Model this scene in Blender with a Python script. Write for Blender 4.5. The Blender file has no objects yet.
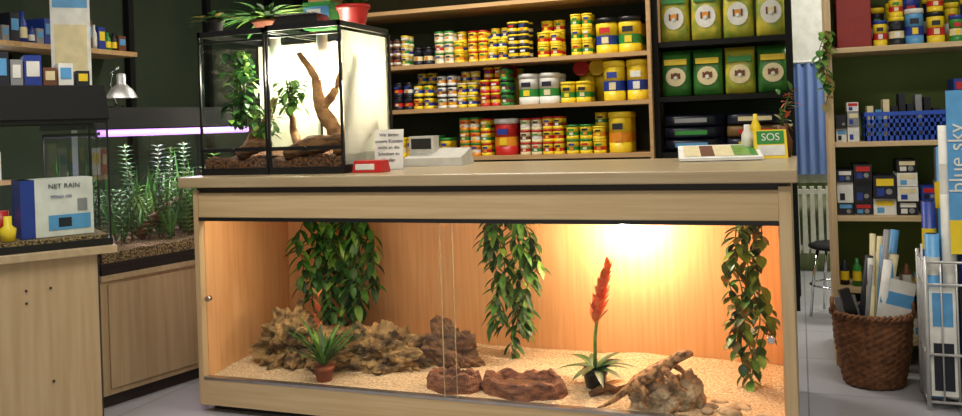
import bpy, math, random
from mathutils import Vector, Matrix, noise, Euler
random.seed(7)
R=random.uniform
ZOOM=(1.0,481,208)
scene=bpy.context.scene
coll=scene.collection
try:
    scene.view_settings.view_transform='Standard'
except Exception: pass

# ---------------------------------------------------------------- materials
def lin(c):
    return tuple(((x/255)/12.92 if x/255<=0.04045 else ((x/255+0.055)/1.055)**2.4) for x in c)+(1.0,)
def newmat(name):
    m=bpy.data.materials.new(name); m.use_nodes=True
    nt=m.node_tree; b=nt.nodes['Principled BSDF']; return m,nt,b
def mat(name,rgb,rough=0.5,metal=0.0,rgb2=None,scale=20,stretch=(1,1,1),bump=0.0,emit=None,es=0,detail=4,sharp=(0.35,0.65),spec=0.5):
    m,nt,b=newmat(name)
    b.inputs['Base Color'].default_value=lin(rgb); b.inputs['Roughness'].default_value=rough
    b.inputs['Metallic'].default_value=metal
    b.inputs['Specular IOR Level'].default_value=spec
    if rgb2 is None and not emit:
        rgb2=tuple(int(x*0.93) for x in rgb)
    if rgb2 is not None:
        tc=nt.nodes.new('ShaderNodeTexCoord'); mp=nt.nodes.new('ShaderNodeMapping'); mp.inputs['Scale'].default_value=stretch
        nz=nt.nodes.new('ShaderNodeTexNoise'); nz.inputs['Scale'].default_value=scale; nz.inputs['Detail'].default_value=detail
        cr=nt.nodes.new('ShaderNodeValToRGB'); cr.color_ramp.elements[0].position=sharp[0]; cr.color_ramp.elements[1].position=sharp[1]
        cr.color_ramp.elements[0].color=lin(rgb); cr.color_ramp.elements[1].color=lin(rgb2)
        nt.links.new(tc.outputs['Object'],mp.inputs['Vector']); nt.links.new(mp.outputs['Vector'],nz.inputs['Vector'])
        nt.links.new(nz.outputs['Fac'],cr.inputs['Fac']); nt.links.new(cr.outputs['Color'],b.inputs['Base Color'])
        if bump:
            bp=nt.nodes.new('ShaderNodeBump'); bp.inputs['Strength'].default_value=bump; bp.inputs['Distance'].default_value=0.01
            nt.links.new(nz.outputs['Fac'],bp.inputs['Height']); nt.links.new(bp.outputs['Normal'],b.inputs['Normal'])
    if emit:
        b.inputs['Emission Color'].default_value=lin(emit); b.inputs['Emission Strength'].default_value=es
    return m
def glassmat(name,tint=(250,252,251),base=0.03,amt=0.5):
    m=bpy.data.materials.new(name); m.use_nodes=True; nt=m.node_tree; nt.nodes.clear()
    o=nt.nodes.new('ShaderNodeOutputMaterial'); t=nt.nodes.new('ShaderNodeBsdfTransparent'); g=nt.nodes.new('ShaderNodeBsdfGlossy')
    g.inputs['Roughness'].default_value=0.02; t.inputs['Color'].default_value=lin(tint)
    lw=nt.nodes.new('ShaderNodeLayerWeight'); lw.inputs['Blend'].default_value=0.5
    pw=nt.nodes.new('ShaderNodeMath'); pw.operation='POWER'; pw.inputs[1].default_value=4
    mu=nt.nodes.new('ShaderNodeMath'); mu.operation='MULTIPLY_ADD'; mu.inputs[1].default_value=amt; mu.inputs[2].default_value=base
    mx=nt.nodes.new('ShaderNodeMixShader')
    nt.links.new(lw.outputs['Facing'],pw.inputs[0]); nt.links.new(pw.outputs[0],mu.inputs[0]); nt.links.new(mu.outputs[0],mx.inputs[0])
    nt.links.new(t.outputs[0],mx.inputs[1]); nt.links.new(g.outputs[0],mx.inputs[2]); nt.links.new(mx.outputs[0],o.inputs[0])
    return m

beech=mat('beech_front',(206,182,142),0.45,rgb2=(194,167,125),scale=2.5,stretch=(1.2,14,40),detail=6)
beechV=mat('beech_vertical',(204,180,140),0.45,rgb2=(192,165,125),scale=2.5,stretch=(30,30,1.2),detail=6)
beechD=mat('beech_left_cabinet',(180,158,124),0.5,rgb2=(168,144,108),scale=2.5,stretch=(20,20,1.0),detail=6)
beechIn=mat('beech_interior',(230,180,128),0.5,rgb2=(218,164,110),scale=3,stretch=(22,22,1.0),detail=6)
topmat=mat('counter_top_laminate',(178,160,128),0.3,rgb2=(166,146,114),scale=3,stretch=(1.2,20,20))
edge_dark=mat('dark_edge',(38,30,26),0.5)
black=mat('black_plastic',(18,18,20),0.35)
blackm=mat('black_matte',(14,14,15),0.7,spec=0.25)
alu=mat('aluminium',(180,180,182),0.3,metal=0.9)
chrome=mat('chrome',(220,220,222),0.12,metal=1.0)
brushed=mat('brushed_reflector',(228,228,230),0.42,metal=0.85)
glass=glassmat('clear_glass',base=0.02,amt=0.4)
glass2=glassmat('tank_glass',(246,251,249),0.03,0.5)
sandm=mat('sand',(230,210,176),0.9,rgb2=(180,148,110),scale=120,bump=0.5)
rockm=mat('limestone_rock',(166,136,90),0.9,rgb2=(74,58,40),scale=14,stretch=(1,1,2.2),bump=0.9,detail=8,sharp=(0.4,0.62))
rockg=mat('pale_rock',(206,186,156),0.9,rgb2=(132,108,80),scale=22,bump=0.9,detail=8)
slatem=mat('brown_slate',(128,94,66),0.8,rgb2=(72,54,42),scale=12,stretch=(1,1,4),bump=0.9,detail=8)
bowlm=mat('bowl_resin',(156,102,74),0.65,rgb2=(86,54,40),scale=26,stretch=(1,1,2.5),bump=1.0,detail=9)
waterm=mat('bowl_water',(120,90,66),0.05)
bark=mat('bark',(128,88,52),0.85,rgb2=(72,44,26),scale=25,stretch=(1,1,3),bump=0.8)
barkL=mat('light_wood_branch',(186,138,86),0.8,rgb2=(110,70,40),scale=20,bump=0.7)
g1=mat('leaf_green',(74,132,52),0.45,rgb2=(48,98,36),scale=30)
g2=mat('leaf_dark',(40,88,38),0.45,rgb2=(28,66,28),scale=30)
g3=mat('leaf_light',(128,168,72),0.45,rgb2=(94,138,54),scale=30)
g4=mat('leaf_blotched',(104,120,50),0.5,rgb2=(128,94,46),scale=40)
stemm=mat('plant_stem',(84,96,44),0.6)
red=mat('red_plastic',(196,36,30),0.4)
redf=mat('flower_red',(236,96,62),0.5,rgb2=(244,150,100),scale=40)
terr=mat('terracotta',(150,84,56),0.8,rgb2=(120,64,42),scale=20)
white=mat('white_card',(228,228,222),0.6)
paper=mat('white_paper',(236,236,232),0.7)
yellow=mat('label_yellow',(240,212,44),0.4,rgb2=(232,198,34),scale=15)
orange=mat('label_orange',(230,146,36),0.4)
blue=mat('label_blue',(34,60,150),0.4)
sky=mat('label_light_blue',(90,160,215),0.4)
green=mat('label_green',(50,140,60),0.4)
cream=mat('label_cream',(228,214,170),0.5)
ink=mat('ink_dark',(20,24,40),0.5)
brownl=mat('label_brown',(110,64,36),0.5)
grayp=mat('grey_plastic',(140,142,146),0.4)
wallgreen=mat('wall_dark_green',(40,54,36),0.85,rgb2=(34,48,32),scale=3)
wallolive=mat('wall_olive_green',(112,132,74),0.85,rgb2=(104,124,68),scale=3)
wallpale=mat('wall_pale_green',(184,194,150),0.85,rgb2=(176,186,142),scale=3)
ceilm=mat('ceiling_white',(200,198,188),0.9)
curt=mat('curtain_blue',(120,146,200),0.8,rgb2=(102,128,186),scale=6,stretch=(8,1,0.5))
radm=mat('radiator_enamel',(214,212,200),0.4)
wick=mat('wicker',(140,92,56),0.7,rgb2=(92,56,34),scale=40,bump=0.4)
gravel=mat('aquarium_gravel',(160,134,92),0.9,rgb2=(64,48,32),scale=130,bump=0.8,sharp=(0.45,0.55))
mulch=mat('brown_substrate',(120,78,48),0.9,rgb2=(56,34,22),scale=90,bump=0.9,sharp=(0.42,0.58))
lizm=mat('lizard_scales',(182,138,92),0.75,rgb2=(104,72,46),scale=60,bump=0.6,detail=3,sharp=(0.42,0.6))
bulbW=mat('bulb_warm',(255,240,210),0.5,emit=(255,233,198),es=240)
bulbE=mat('bulb_terrarium',(255,250,240),0.5,emit=(255,242,220),es=330)
tubeP=mat('fluorescent_tube',(240,220,255),0.5,emit=(212,140,255),es=2.0)
panelE=mat('added_ceiling_tube',(255,255,250),0.5,emit=(255,250,240),es=2)  # glow for the added ceiling fittings, which stay out of view
ivory=mat('ivory_plastic',(196,194,186),0.4)
# translucent white sheet
transl=bpy.data.materials.new('translucent_white_sheet'); transl.use_nodes=True; nt=transl.node_tree; nt.nodes.clear()
o_=nt.nodes.new('ShaderNodeOutputMaterial'); d_=nt.nodes.new('ShaderNodeBsdfDiffuse'); t_=nt.nodes.new('ShaderNodeBsdfTranslucent'); m_=nt.nodes.new('ShaderNodeMixShader')
nz_=nt.nodes.new('ShaderNodeTexNoise'); nz_.inputs['Scale'].default_value=6; cr_=nt.nodes.new('ShaderNodeValToRGB'); cr_.color_ramp.elements[0].color=lin((214,208,190)); cr_.color_ramp.elements[1].color=lin((240,236,224))
nt.links.new(nz_.outputs['Fac'],cr_.inputs['Fac']); nt.links.new(cr_.outputs['Color'],d_.inputs['Color']); nt.links.new(cr_.outputs['Color'],t_.inputs['Color'])
m_.inputs[0].default_value=0.35; nt.links.new(d_.outputs[0],m_.inputs[1]); nt.links.new(t_.outputs[0],m_.inputs[2]); nt.links.new(m_.outputs[0],o_.inputs[0])
floorm,nt,b=newmat('floor_tiles')
tc=nt.nodes.new('ShaderNodeTexCoord'); br=nt.nodes.new('ShaderNodeTexBrick'); br.offset=0
br.inputs['Scale'].default_value=1.0; br.inputs['Brick Width'].default_value=0.5; br.inputs['Row Height'].default_value=0.5
br.inputs['Mortar Size'].default_value=0.003
br.inputs['Color1'].default_value=lin((172,172,178)); br.inputs['Color2'].default_value=lin((164,164,172)); br.inputs['Mortar'].default_value=lin((124,124,128))
nt.links.new(tc.outputs['Object'],br.inputs['Vector']); nt.links.new(br.outputs['Color'],b.inputs['Base Color']); b.inputs['Roughness'].default_value=0.3

# ---------------------------------------------------------------- mesh builder
class MB:
    def __init__(s): s.v=[];s.f=[];s.fm=[];s.fs=[];s.mats=[]
    def mi(s,m):
        if m not in s.mats: s.mats.append(m)
        return s.mats.index(m)
    def add(s,vs,fs,m,smooth=False,M=None):
        o=len(s.v)
        for p in vs:
            p=Vector(p)
            s.v.append(M@p if M else p)
        k=s.mi(m)
        for f in fs:
            s.f.append([i+o for i in f]); s.fm.append(k); s.fs.append(smooth)
    def quad(s,a,b,c,d,m,M=None): s.add([a,b,c,d],[(0,1,2,3)],m,False,M)
    def box(s,x0,x1,y0,y1,z0,z1,m,M=None):
        vs=[(x0,y0,z0),(x1,y0,z0),(x1,y1,z0),(x0,y1,z0),(x0,y0,z1),(x1,y0,z1),(x1,y1,z1),(x0,y1,z1)]
        s.add(vs,[(0,3,2,1),(4,5,6,7),(0,1,5,4),(1,2,6,5),(2,3,7,6),(3,0,4,7)],m,False,M)
    def taper(s,x0,x1,y0,y1,z0,z1,ix,iy,m,M=None):
        vs=[(x0,y0,z0),(x1,y0,z0),(x1,y1,z0),(x0,y1,z0),(x0+ix,y0+iy,z1),(x1-ix,y0+iy,z1),(x1-ix,y1-iy,z1),(x0+ix,y1-iy,z1)]
        s.add(vs,[(0,3,2,1),(4,5,6,7),(0,1,5,4),(1,2,6,5),(2,3,7,6),(3,0,4,7)],m,False,M)
    def lathe(s,c,prof,m,seg=16,M=None,smooth=True,caps=True):
        vs=[];fs=[];n=len(prof)
        for r,z in prof:
            for i in range(seg):
                a=2*math.pi*i/seg; vs.append((c[0]+r*math.cos(a),c[1]+r*math.sin(a),c[2]+z))
        for j in range(n-1):
            for i in range(seg):
                i2=(i+1)%seg; fs.append((j*seg+i,j*seg+i2,(j+1)*seg+i2,(j+1)*seg+i))
        s.add(vs,fs,m,smooth,M)
        if caps:
            o=len(s.v)-len(vs)
            k=s.mi(m)
            s.f.append([o+i for i in range(seg)][::-1]); s.fm.append(k); s.fs.append(False)
            s.f.append([o+(n-1)*seg+i for i in range(seg)]); s.fm.append(k); s.fs.append(False)
    def cyl(s,c,r,h,m,seg=16,M=None): s.lathe(c,[(r,0),(r,h)],m,seg,M,True)
    def tube(s,pts,rad,m,seg=7):
        pts=[Vector(p) for p in pts]; n=len(pts)
        if not hasattr(rad,'__len__'): rad=[rad]*n
        vs=[];fs=[]
        for j,p in enumerate(pts):
            t=(pts[min(j+1,n-1)]-pts[max(j-1,0)]).normalized()
            a=Vector((0,0,1)) if abs(t.z)<0.9 else Vector((1,0,0))
            u=t.cross(a).normalized(); w=t.cross(u)
            for i in range(seg):
                an=2*math.pi*i/seg; vs.append(p+(u*math.cos(an)+w*math.sin(an))*rad[j])
        for j in range(n-1):
            for i in range(seg):
                i2=(i+1)%seg; fs.append((j*seg+i,j*seg+i2,(j+1)*seg+i2,(j+1)*seg+i))
        fs.append(tuple(range(seg))[::-1]); fs.append(tuple((n-1)*seg+i for i in range(seg)))
        s.add(vs,fs,m,True)
    def branch(s,pts,rad,m,seg=10,sub=6):
        # smooth gnarled branch: Catmull-Rom resample with noise in radius
        pts=[Vector(p) for p in pts]; P=[pts[0]*2-pts[1]]+pts+[pts[-1]*2-pts[-2]]; Rr=[rad[0]]+list(rad)+[rad[-1]]
        op=[];orr=[]
        for i in range(1,len(P)-2):
            for k in range(sub):
                t=k/sub; a,b_,c_,d_=P[i-1],P[i],P[i+1],P[i+2]
                q=0.5*((2*b_)+(c_-a)*t+(2*a-5*b_+4*c_-d_)*t*t+(3*b_-a-3*c_+d_)*t**3)
                q+=Vector((noise.noise(q*25),noise.noise(q*25+Vector((9,0,0))),0))*0.006
                op.append(q); orr.append((Rr[i]*(1-t)+Rr[i+1]*t)*(1+0.25*noise.noise(q*40)))
        op.append(P[-2]); orr.append(Rr[-1]); s.tube(op,orr,m,seg)
    def leaf(s,base,d,L,W,m,bend=0.3,n=5,up=None):
        base=Vector(base); d=Vector(d).normalized()
        u=up or Vector((0,0,1))
        if abs(d.dot(u))>0.95: u=Vector((R(-1,1),R(-1,1),0.1)).normalized()
        side=d.cross(u).normalized(); nn=side.cross(d).normalized()
        vs=[];fs=[]
        for i in range(n+1):
            t=i/n; w=W*0.5*(math.sin(math.pi*min(1,t*0.92+0.06))**0.8)
            if i==n: w=0.0005
            c=base+d*L*t-nn*bend*L*t*t
            vs+= [c-side*w+nn*w*0.35,c,c+side*w+nn*w*0.35]
        for i in range(n):
            a=i*3; fs+=[(a,a+1,a+4,a+3),(a+1,a+2,a+5,a+4)]
        s.add(vs,fs,m,True)
    def blob(s,c,r,m,sub=3,amp=0.25,freq=2.0,seed=0,smooth=False):
        import bmesh
        bm=bmesh.new(); bmesh.ops.create_icosphere(bm,subdivisions=sub,radius=1)
        vs=[]
        for v in bm.verts:
            p=v.co.copy(); q=p*freq+Vector((seed*3.1,seed*1.7,seed))
            k=1+amp*noise.fractal(q,0.8,2.1,5)+amp*0.5*abs(noise.noise(q*2.3))
            p=p*k
            vs.append((c[0]+p.x*r[0],c[1]+p.y*r[1],c[2]+max(p.z,-0.9)*r[2]))
        fs=[[v.index for v in f.verts] for f in bm.faces]
        bm.free(); s.add(vs,fs,m,smooth)
    def obj(s,name,parent=None,bevel=0):
        me=bpy.data.meshes.new(name); me.from_pydata([tuple(p) for p in s.v],[],s.f)
        for m in s.mats: me.materials.append(m)
        me.polygons.foreach_set('material_index',s.fm); me.polygons.foreach_set('use_smooth',s.fs); me.update()
        o=bpy.data.objects.new(name,me); coll.objects.link(o)
        if parent: o.parent=parent
        if bevel:
            bm=o.modifiers.new('bevel','BEVEL'); bm.width=bevel; bm.segments=2; bm.limit_method='ANGLE'
        return o
def empty(name):
    e=bpy.data.objects.new(name,None); coll.objects.link(e); return e
def text(body,size,loc,m,parent,rot=(math.pi/2,0,0),name='lettering',align='CENTER',M=None):
    cu=bpy.data.curves.new(name,'FONT'); cu.body=body; cu.size=size; cu.align_x=align; cu.align_y='CENTER'; cu.extrude=0.0004
    cu.materials.append(m); o=bpy.data.objects.new(name,cu); coll.objects.link(o); o.parent=parent
    mt=Matrix.Translation(loc)@Euler(rot).to_matrix().to_4x4()
    o.matrix_basis=(M@mt) if M else mt
    return o
def T(x,y,z,rz=0,rx=0,ry=0):
    return Matrix.Translation((x,y,z))@Matrix.Rotation(rz,4,'Z')@Matrix.Rotation(ry,4,'Y')@Matrix.Rotation(rx,4,'X')
def area(name,loc,sx,sy,e,col,parent=None,M=None):
    ld=bpy.data.lights.new(name,'AREA'); ld.shape='RECTANGLE'; ld.size=sx; ld.size_y=sy; ld.energy=e; ld.color=col
    lo=bpy.data.objects.new(name,ld); coll.objects.link(lo); lo.matrix_basis=(M or Matrix())@Matrix.Translation(loc)
    if parent: lo.parent=parent
    return lo

# ---------------------------------------------------------------- room
def simple(name,args,m,bevel=0):
    b=MB(); b.box(*args,m); return b.obj(name,bevel=bevel)
simple('floor',(-4.2,3.2,-1.6,6.7,-0.05,0),floorm)
simple('ceiling',(-4.2,3.2,-1.6,6.7,2.7,2.75),ceilm)
simple('wall_left',(-3.75,-3.65,-1.6,5.45,0,2.7),wallgreen)
simple('wall_back',(-3.65,-0.02,5.35,5.45,0,2.7),wallgreen)
simple('wall_far',(-0.6,3.0,6.3,6.4,0,2.7),wallpale)
simple('wall_right_rear',(0.12,3.0,4.30,4.38,0,2.7),wallolive)
simple('wall_right',(3.0,3.1,-1.6,6.4,0,2.7),wallpale)
for i,(x,y) in enumerate([(-1.2,1.3),(-1.6,4.25),(0.7,2.4),(0.7,5.3),(-2.9,1.3)]):  # unseen ceiling fittings with area lights, added to brighten the shop
    e=empty('added_ceiling_light'); b=MB(); b.taper(x-0.62,x+0.62,y-0.08,y+0.08,2.66,2.70,0,0,white); b.cyl((0,0,0),0.014,1.2,panelE,12,T(x-0.6,y-0.035,2.64,0,0,math.pi/2)); b.cyl((0,0,0),0.014,1.2,panelE,12,T(x-0.6,y+0.035,2.64,0,0,math.pi/2))
    b.obj('added_fitting',e)
    area('added_area_light',(x,y,2.6),1.2,0.3,[40,38,27,46,12][i],(1,0.93,0.82),e)
w=bpy.data.worlds.new('world'); scene.world=w; w.use_nodes=True
w.node_tree.nodes['Background'].inputs[0].default_value=(1,0.93,0.82,1); w.node_tree.nodes['Background'].inputs[1].default_value=0.55

# ---------------------------------------------------------------- terrarium counter
tcn=empty('terrarium_counter')
X0,X1,Y0,Y1=-2.215,-0.03,2.7,3.32
b=MB(); b.box(-2.265,-0.01,2.675,3.55,0.872,0.912,topmat); b.obj('counter_top',tcn,bevel=0.004)
b=MB(); b.box(X0,X0+0.022,Y0,Y1,0.03,0.86,beechV); b.box(X1-0.035,X1,Y0,Y1,0.03,0.86,beechV); b.obj('side_panels',tcn)
b=MB(); b.box(X0+0.022,X1-0.035,Y0+0.004,Y0+0.022,0.755,0.850,beech); b.obj('header_panel',tcn,bevel=0.002)
b=MB(); b.box(X0+0.01,X1-0.01,Y0+0.012,Y0+0.05,0.850,0.872,edge_dark); b.obj('painted_gap_shade',tcn)  # solid dark strip: shade of the groove put into its colour
b=MB(); b.box(X0+0.022,X1-0.035,Y0,Y0+0.03,0.742,0.755,black); b.obj('upper_track',tcn)
b=MB(); b.box(X0+0.022,X1-0.035,Y0,Y0+0.03,0.128,0.137,alu); b.obj('lower_track',tcn)
b=MB(); b.box(X0+0.022,X1-0.035,Y0+0.002,Y0+0.022,0.03,0.128,beech); b.obj('base_panel',tcn)
b=MB(); b.box(X0+0.03,X1-0.03,Y0+0.05,Y1-0.02,0.0,0.03,edge_dark); b.obj('plinth',tcn)
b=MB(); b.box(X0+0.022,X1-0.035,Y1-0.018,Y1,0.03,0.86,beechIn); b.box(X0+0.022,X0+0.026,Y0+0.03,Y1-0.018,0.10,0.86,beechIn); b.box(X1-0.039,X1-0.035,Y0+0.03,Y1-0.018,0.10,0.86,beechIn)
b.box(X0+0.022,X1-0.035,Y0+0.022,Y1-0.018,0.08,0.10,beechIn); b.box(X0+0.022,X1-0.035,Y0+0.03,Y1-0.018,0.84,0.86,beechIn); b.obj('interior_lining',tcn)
b=MB(); b.quad((X0+.024,Y0+.02,.133),(-1.14,Y0+.02,.133),(-1.14,Y0+.02,.75),(X0+.024,Y0+.02,.75),glass); b.quad((-1.18,Y0+.008,.133),(X1-.037,Y0+.008,.133),(X1-.037,Y0+.008,.75),(-1.18,Y0+.008,.75),glass); b.obj('sliding_glass',tcn)
ge=mat('glass_edge',(160,150,120),0.2)
b=MB(); b.box(-1.1815,-1.1800,Y0+0.004,Y0+0.011,0.135,0.745,ge); b.box(-1.14,-1.1385,Y0+0.017,Y0+0.023,0.135,0.745,ge); b.obj('glass_edges',tcn)
b=MB(); b.cyl((0,0,0),0.011,0.02,chrome,16,T(-2.165,2.718,0.44,0,math.pi/2)); b.cyl((0,0,0),0.011,0.02,chrome,16,T(-0.10,2.706,0.40,0,math.pi/2)); b.obj('lock',tcn)
b=MB(); b.box(-2.1,-2.08,3.34,3.54,0,0.872,beechV); b.box(-0.08,-0.06,3.34,3.54,0,0.872,beechV); b.obj('rear_brackets',tcn)
b=MB(); b.box(-2.1,-0.3,2.735,2.765,0.815,0.838,white); b.obj('added_fill_strip',tcn)  # hidden strip added behind the header to go with the fill light
area('added_fill_light',(-1.45,2.76,0.81),1.3,0.02,3.2,(1,0.82,0.58),tcn)  # added warm fill that brightens the dim interior

b=MB(); nx,ny=90,24; vs=[];fs=[]
sx0,sx1,sy0,sy1=X0+0.027,X1-0.04,Y0+0.03,Y1-0.02
def sandz(x,y): return 0.128+0.035*((y-sy0)/(sy1-sy0))+0.012*noise.noise(Vector((x*5,y*5,0)))+0.004*noise.noise(Vector((x*25,y*25,3)))
for j in range(ny+1):
    for i in range(nx+1):
        x=sx0+(sx1-sx0)*i/nx; y=sy0+(sy1-sy0)*j/ny; vs.append((x,y,sandz(x,y)))
for j in range(ny):
    for i in range(nx):
        a=j*(nx+1)+i; fs.append((a,a+1,a+nx+2,a+nx+1))
b.add(vs,fs,sandm,True); b.obj('sand_bed',tcn)

b=MB()
b.blob((-1.80,3.02,0.155),(0.25,0.13,0.10),rockm,5,0.5,2.4,3)
b.blob((-1.97,2.98,0.19),(0.12,0.12,0.14),rockm,5,0.5,2.2,5)
b.blob((-1.57,3.02,0.16),(0.17,0.12,0.115),rockm,5,0.45,2.6,8)
b.obj('limestone_rock')
b=MB(); b.blob((-1.31,3.06,0.18),(0.115,0.06,0.11),slatem,5,0.4,1.8,2); b.obj('slate_rock')
b=MB(); b.blob((-0.455,2.83,0.135),(0.095,0.07,0.085),rockg,5,0.3,1.7,11); b.blob((-0.375,2.86,0.14),(0.055,0.06,0.09),rockg,5,0.3,1.7,14); b.obj('basking_rock')
b=MB()
for k in range(12): b.blob((R(-0.32,-0.12),R(2.78,2.95),0.135),(R(.012,.03),R(.01,.025),R(.008,.016)),rockg,2,0.2,1.5,20+k,True)
b.obj('loose_stones')
def bowl(name,c,rx,ry,h,seed):
    b=MB(); seg=64; prof=[(1.02,0),(1.0,0.3),(0.99,0.6),(0.93,0.95),(0.87,1.02),(0.79,0.98),(0.70,0.6),(0.6,0.45),(0.001,0.42)]
    vs=[];fs=[]
    for r,z in prof:
        for i in range(seg):
            a=2*math.pi*i/seg; k=1+0.12*noise.noise(Vector((math.cos(a)*1.6+seed,math.sin(a)*1.6,z)))+(0.10*noise.noise(Vector((math.cos(a)*5,math.sin(a)*5,z*3+seed))) )
            vs.append((c[0]+rx*r*k*math.cos(a),c[1]+ry*r*k*math.sin(a),c[2]+h*z*(1+0.35*noise.noise(Vector((math.cos(a)*2,math.sin(a)*2,seed)))+0.15*noise.noise(Vector((math.cos(a)*7,math.sin(a)*7,seed))))))
    for j in range(len(prof)-1):
        for i in range(seg):
            i2=(i+1)%seg; fs.append((j*seg+i,j*seg+i2,(j+1)*seg+i2,(j+1)*seg+i))
    b.add(vs,fs,bowlm,False)
    b.lathe((c[0],c[1],c[2]+h*0.6),[(min(rx,ry)*0.7,0),(min(rx,ry)*0.69,0.001)],waterm,28,Matrix.Translation((c[0],c[1],0))@Matrix.Diagonal((rx/min(rx,ry),ry/min(rx,ry),1,1))@Matrix.Translation((-c[0],-c[1],0)))
    b.obj(name)
bowl('water_bowl',(-0.935,2.835,0.115),0.155,0.09,0.072,1)
bowl('feeding_bowl',(-1.19,2.815,0.12),0.10,0.06,0.075,4)

def vine(name,x0,x1,y,zt,zb,ns,mats,L=0.06,W=0.024,taper=0.4,dens=0.022):
    b=MB()
    b.cyl((0,0,0),0.022,0.012,mats[0],12,T((x0+x1)/2,y+0.05,zt-0.02,0,math.pi/2))
    cx=(x0+x1)/2
    for s in range(ns):
        fx=(s+0.5)/ns; x=x0+(x1-x0)*fx; zend=zb+(zt-zb)*taper*abs(fx-0.5)*2*R(0.5,1.2)
        yy=y+R(-0.04,0.03); pts=[];z=zt-R(0,0.02); ph=R(0,6)
        xx=cx+(x-cx)*0.7
        while z>zend:
            t=(zt-z)/(zt-zb); px=xx+(x-xx)*min(1,t*2)+0.012*math.sin(z*22+ph)-(x-cx)*0.5*max(0,t-0.6)
            pts.append(Vector((px,yy+0.012*math.cos(z*19+ph),z))); z-=dens
        if len(pts)<2: continue
        b.tube(pts,0.0022,stemm,5)
        for p in pts:
            for q in range(2):
                a=R(0,2*math.pi); d=Vector((math.cos(a),math.sin(a)*0.6-0.25,R(-1.0,-0.2)))
                if p.y+d.y*L>3.28: d.y=-abs(d.y)
                b.leaf(p,d,L*R(0.7,1.15),W*R(0.8,1.2),random.choice(mats),R(0.1,0.4),4)
    return b.obj(name)
vine('hanging_vine',-2.05,-1.66,3.16,0.80,0.19,10,[g1,g1,g2,g2,g3],0.078,0.03,0.35)
vine('hanging_vine',-1.20,-0.96,3.18,0.80,0.13,7,[g1,g2,g2,g1,g3],0.072,0.026,0.7)
vine('hanging_ivy',-0.25,-0.12,3.06,0.80,0.16,5,[g2,g3,g4,g3,g1],0.055,0.034,0.3,0.026)

def rosette(b,c,n,L,W,mats,tilt=0.6,bend=0.5):
    for i in range(n):
        a=i*2.4+R(-.2,.2); e=R(0.3,1.2)
        b.leaf(c,(math.cos(a),math.sin(a),e*tilt+0.2),L*R(0.7,1.1),W,random.choice(mats),bend*R(0.5,1.2),7)
b=MB(); c=(-0.70,2.93,0.13)
b.lathe(c,[(0.03,0),(0.042,0.06),(0.046,0.06),(0.046,0.075),(0.038,0.075),(0.036,0.06)],black,18)
rosette(b,(c[0],c[1],c[2]+0.07),18,0.14,0.028,[g2,g1,g2],0.5,0.6)
st=[Vector((c[0],c[1],0.2)),Vector((c[0]+0.005,c[1],0.32)),Vector((c[0]+0.02,c[1],0.42)),Vector((c[0]+0.055,c[1],0.54))]
b.tube(st,[0.007,0.006,0.006,0.003],g3,8)
for i in range(44):
    t=i/43; p=Vector((c[0]+0.008+0.05*t,c[1],0.36+0.19*t)); a=i*2.4; sp=0.6-0.3*t
    b.leaf(p,(math.cos(a)*sp+0.2,math.sin(a)*sp,1),0.075*(1-0.3*t),0.036*(1-0.4*t),redf,0.02,5)
b.obj('potted_flowering_bromeliad')
b=MB(); c=(-1.71,2.79,0.125)
b.lathe(c,[(0.026,0),(0.036,0.05),(0.04,0.05),(0.04,0.062),(0.033,0.062)],terr,18)
rosette(b,(c[0],c[1],c[2]+0.06),38,0.20,0.015,[g1,g3,g1,g2],2.2,0.35)
for i in range(18):
    b.leaf((c[0]-0.02,c[1],c[2]+0.20+i*0.007),(math.cos(i*2.4)*.5,math.sin(i*2.4)*.5,1),0.045,0.02,g4 if i%2 else redf,0.05,4)
b.tube([(c[0],c[1],c[2]+0.06),(c[0]-0.02,c[1],c[2]+0.2)],0.004,stemm)
b.obj('potted_bromeliad')
b=MB()
b.tube([(-0.70,2.84,0.14),(-0.65,2.86,0.165),(-0.61,2.87,0.155),(-0.58,2.90,0.165)],[0.012,0.016,0.012,0.006],bark,8)
b.obj('driftwood')

# lizard (body lies on the basking rock, tail trailing to the sand)
liz=empty('bearded_dragon')
H=Vector
sp=[(-0.655,2.755,0.128),(-0.630,2.758,0.138),(-0.605,2.762,0.152),(-0.578,2.766,0.174),(-0.550,2.770,0.198),(-0.524,2.774,0.218),(-0.495,2.780,0.238),(-0.462,2.786,0.256),(-0.430,2.792,0.274),(-0.408,2.794,0.290),(-0.385,2.792,0.306),(-0.362,2.788,0.317),(-0.340,2.784,0.319)]
sp=[H(p) for p in sp]
rr=[(.003,.003),(.006,.006),(.010,.009),(.014,.012),(.019,.016),(.028,.020),(.038,.023),(.038,.023),(.028,.020),(.019,.017),(.026,.020),(.019,.015),(.010,.009)]
verts=list(sp); edges=[(i,i+1) for i in range(len(sp)-1)]; rad=list(rr)
def limb(root,pts,rs):
    k=root
    for p,r in zip(pts,rs):
        verts.append(H(p)); rad.append((r,r)); edges.append((k,len(verts)-1)); k=len(verts)-1
    return k
feet=[]
feet.append(limb(8,[(-0.428,2.756,0.264),(-0.402,2.738,0.250),(-0.385,2.745,0.218)],[.013,.011,.009]))
feet.append(limb(8,[(-0.428,2.828,0.268),(-0.405,2.845,0.258),(-0.385,2.850,0.236)],[.013,.011,.009]))
feet.append(limb(5,[(-0.510,2.742,0.210),(-0.485,2.730,0.196),(-0.505,2.730,0.164)],[.017,.013,.009]))
feet.append(limb(5,[(-0.520,2.814,0.212),(-0.495,2.835,0.210),(-0.515,2.842,0.184)],[.017,.013,.009]))
for fidx in feet:
    p=verts[fidx].copy()
    for q in range(4):
        limb(fidx,[(p.x+0.010+0.002*q,p.y-0.008+0.007*q,p.z-0.005),(p.x+0.022+0.001*q,p.y-0.011+0.010*q,p.z-0.010)],[.003,.002])
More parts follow.
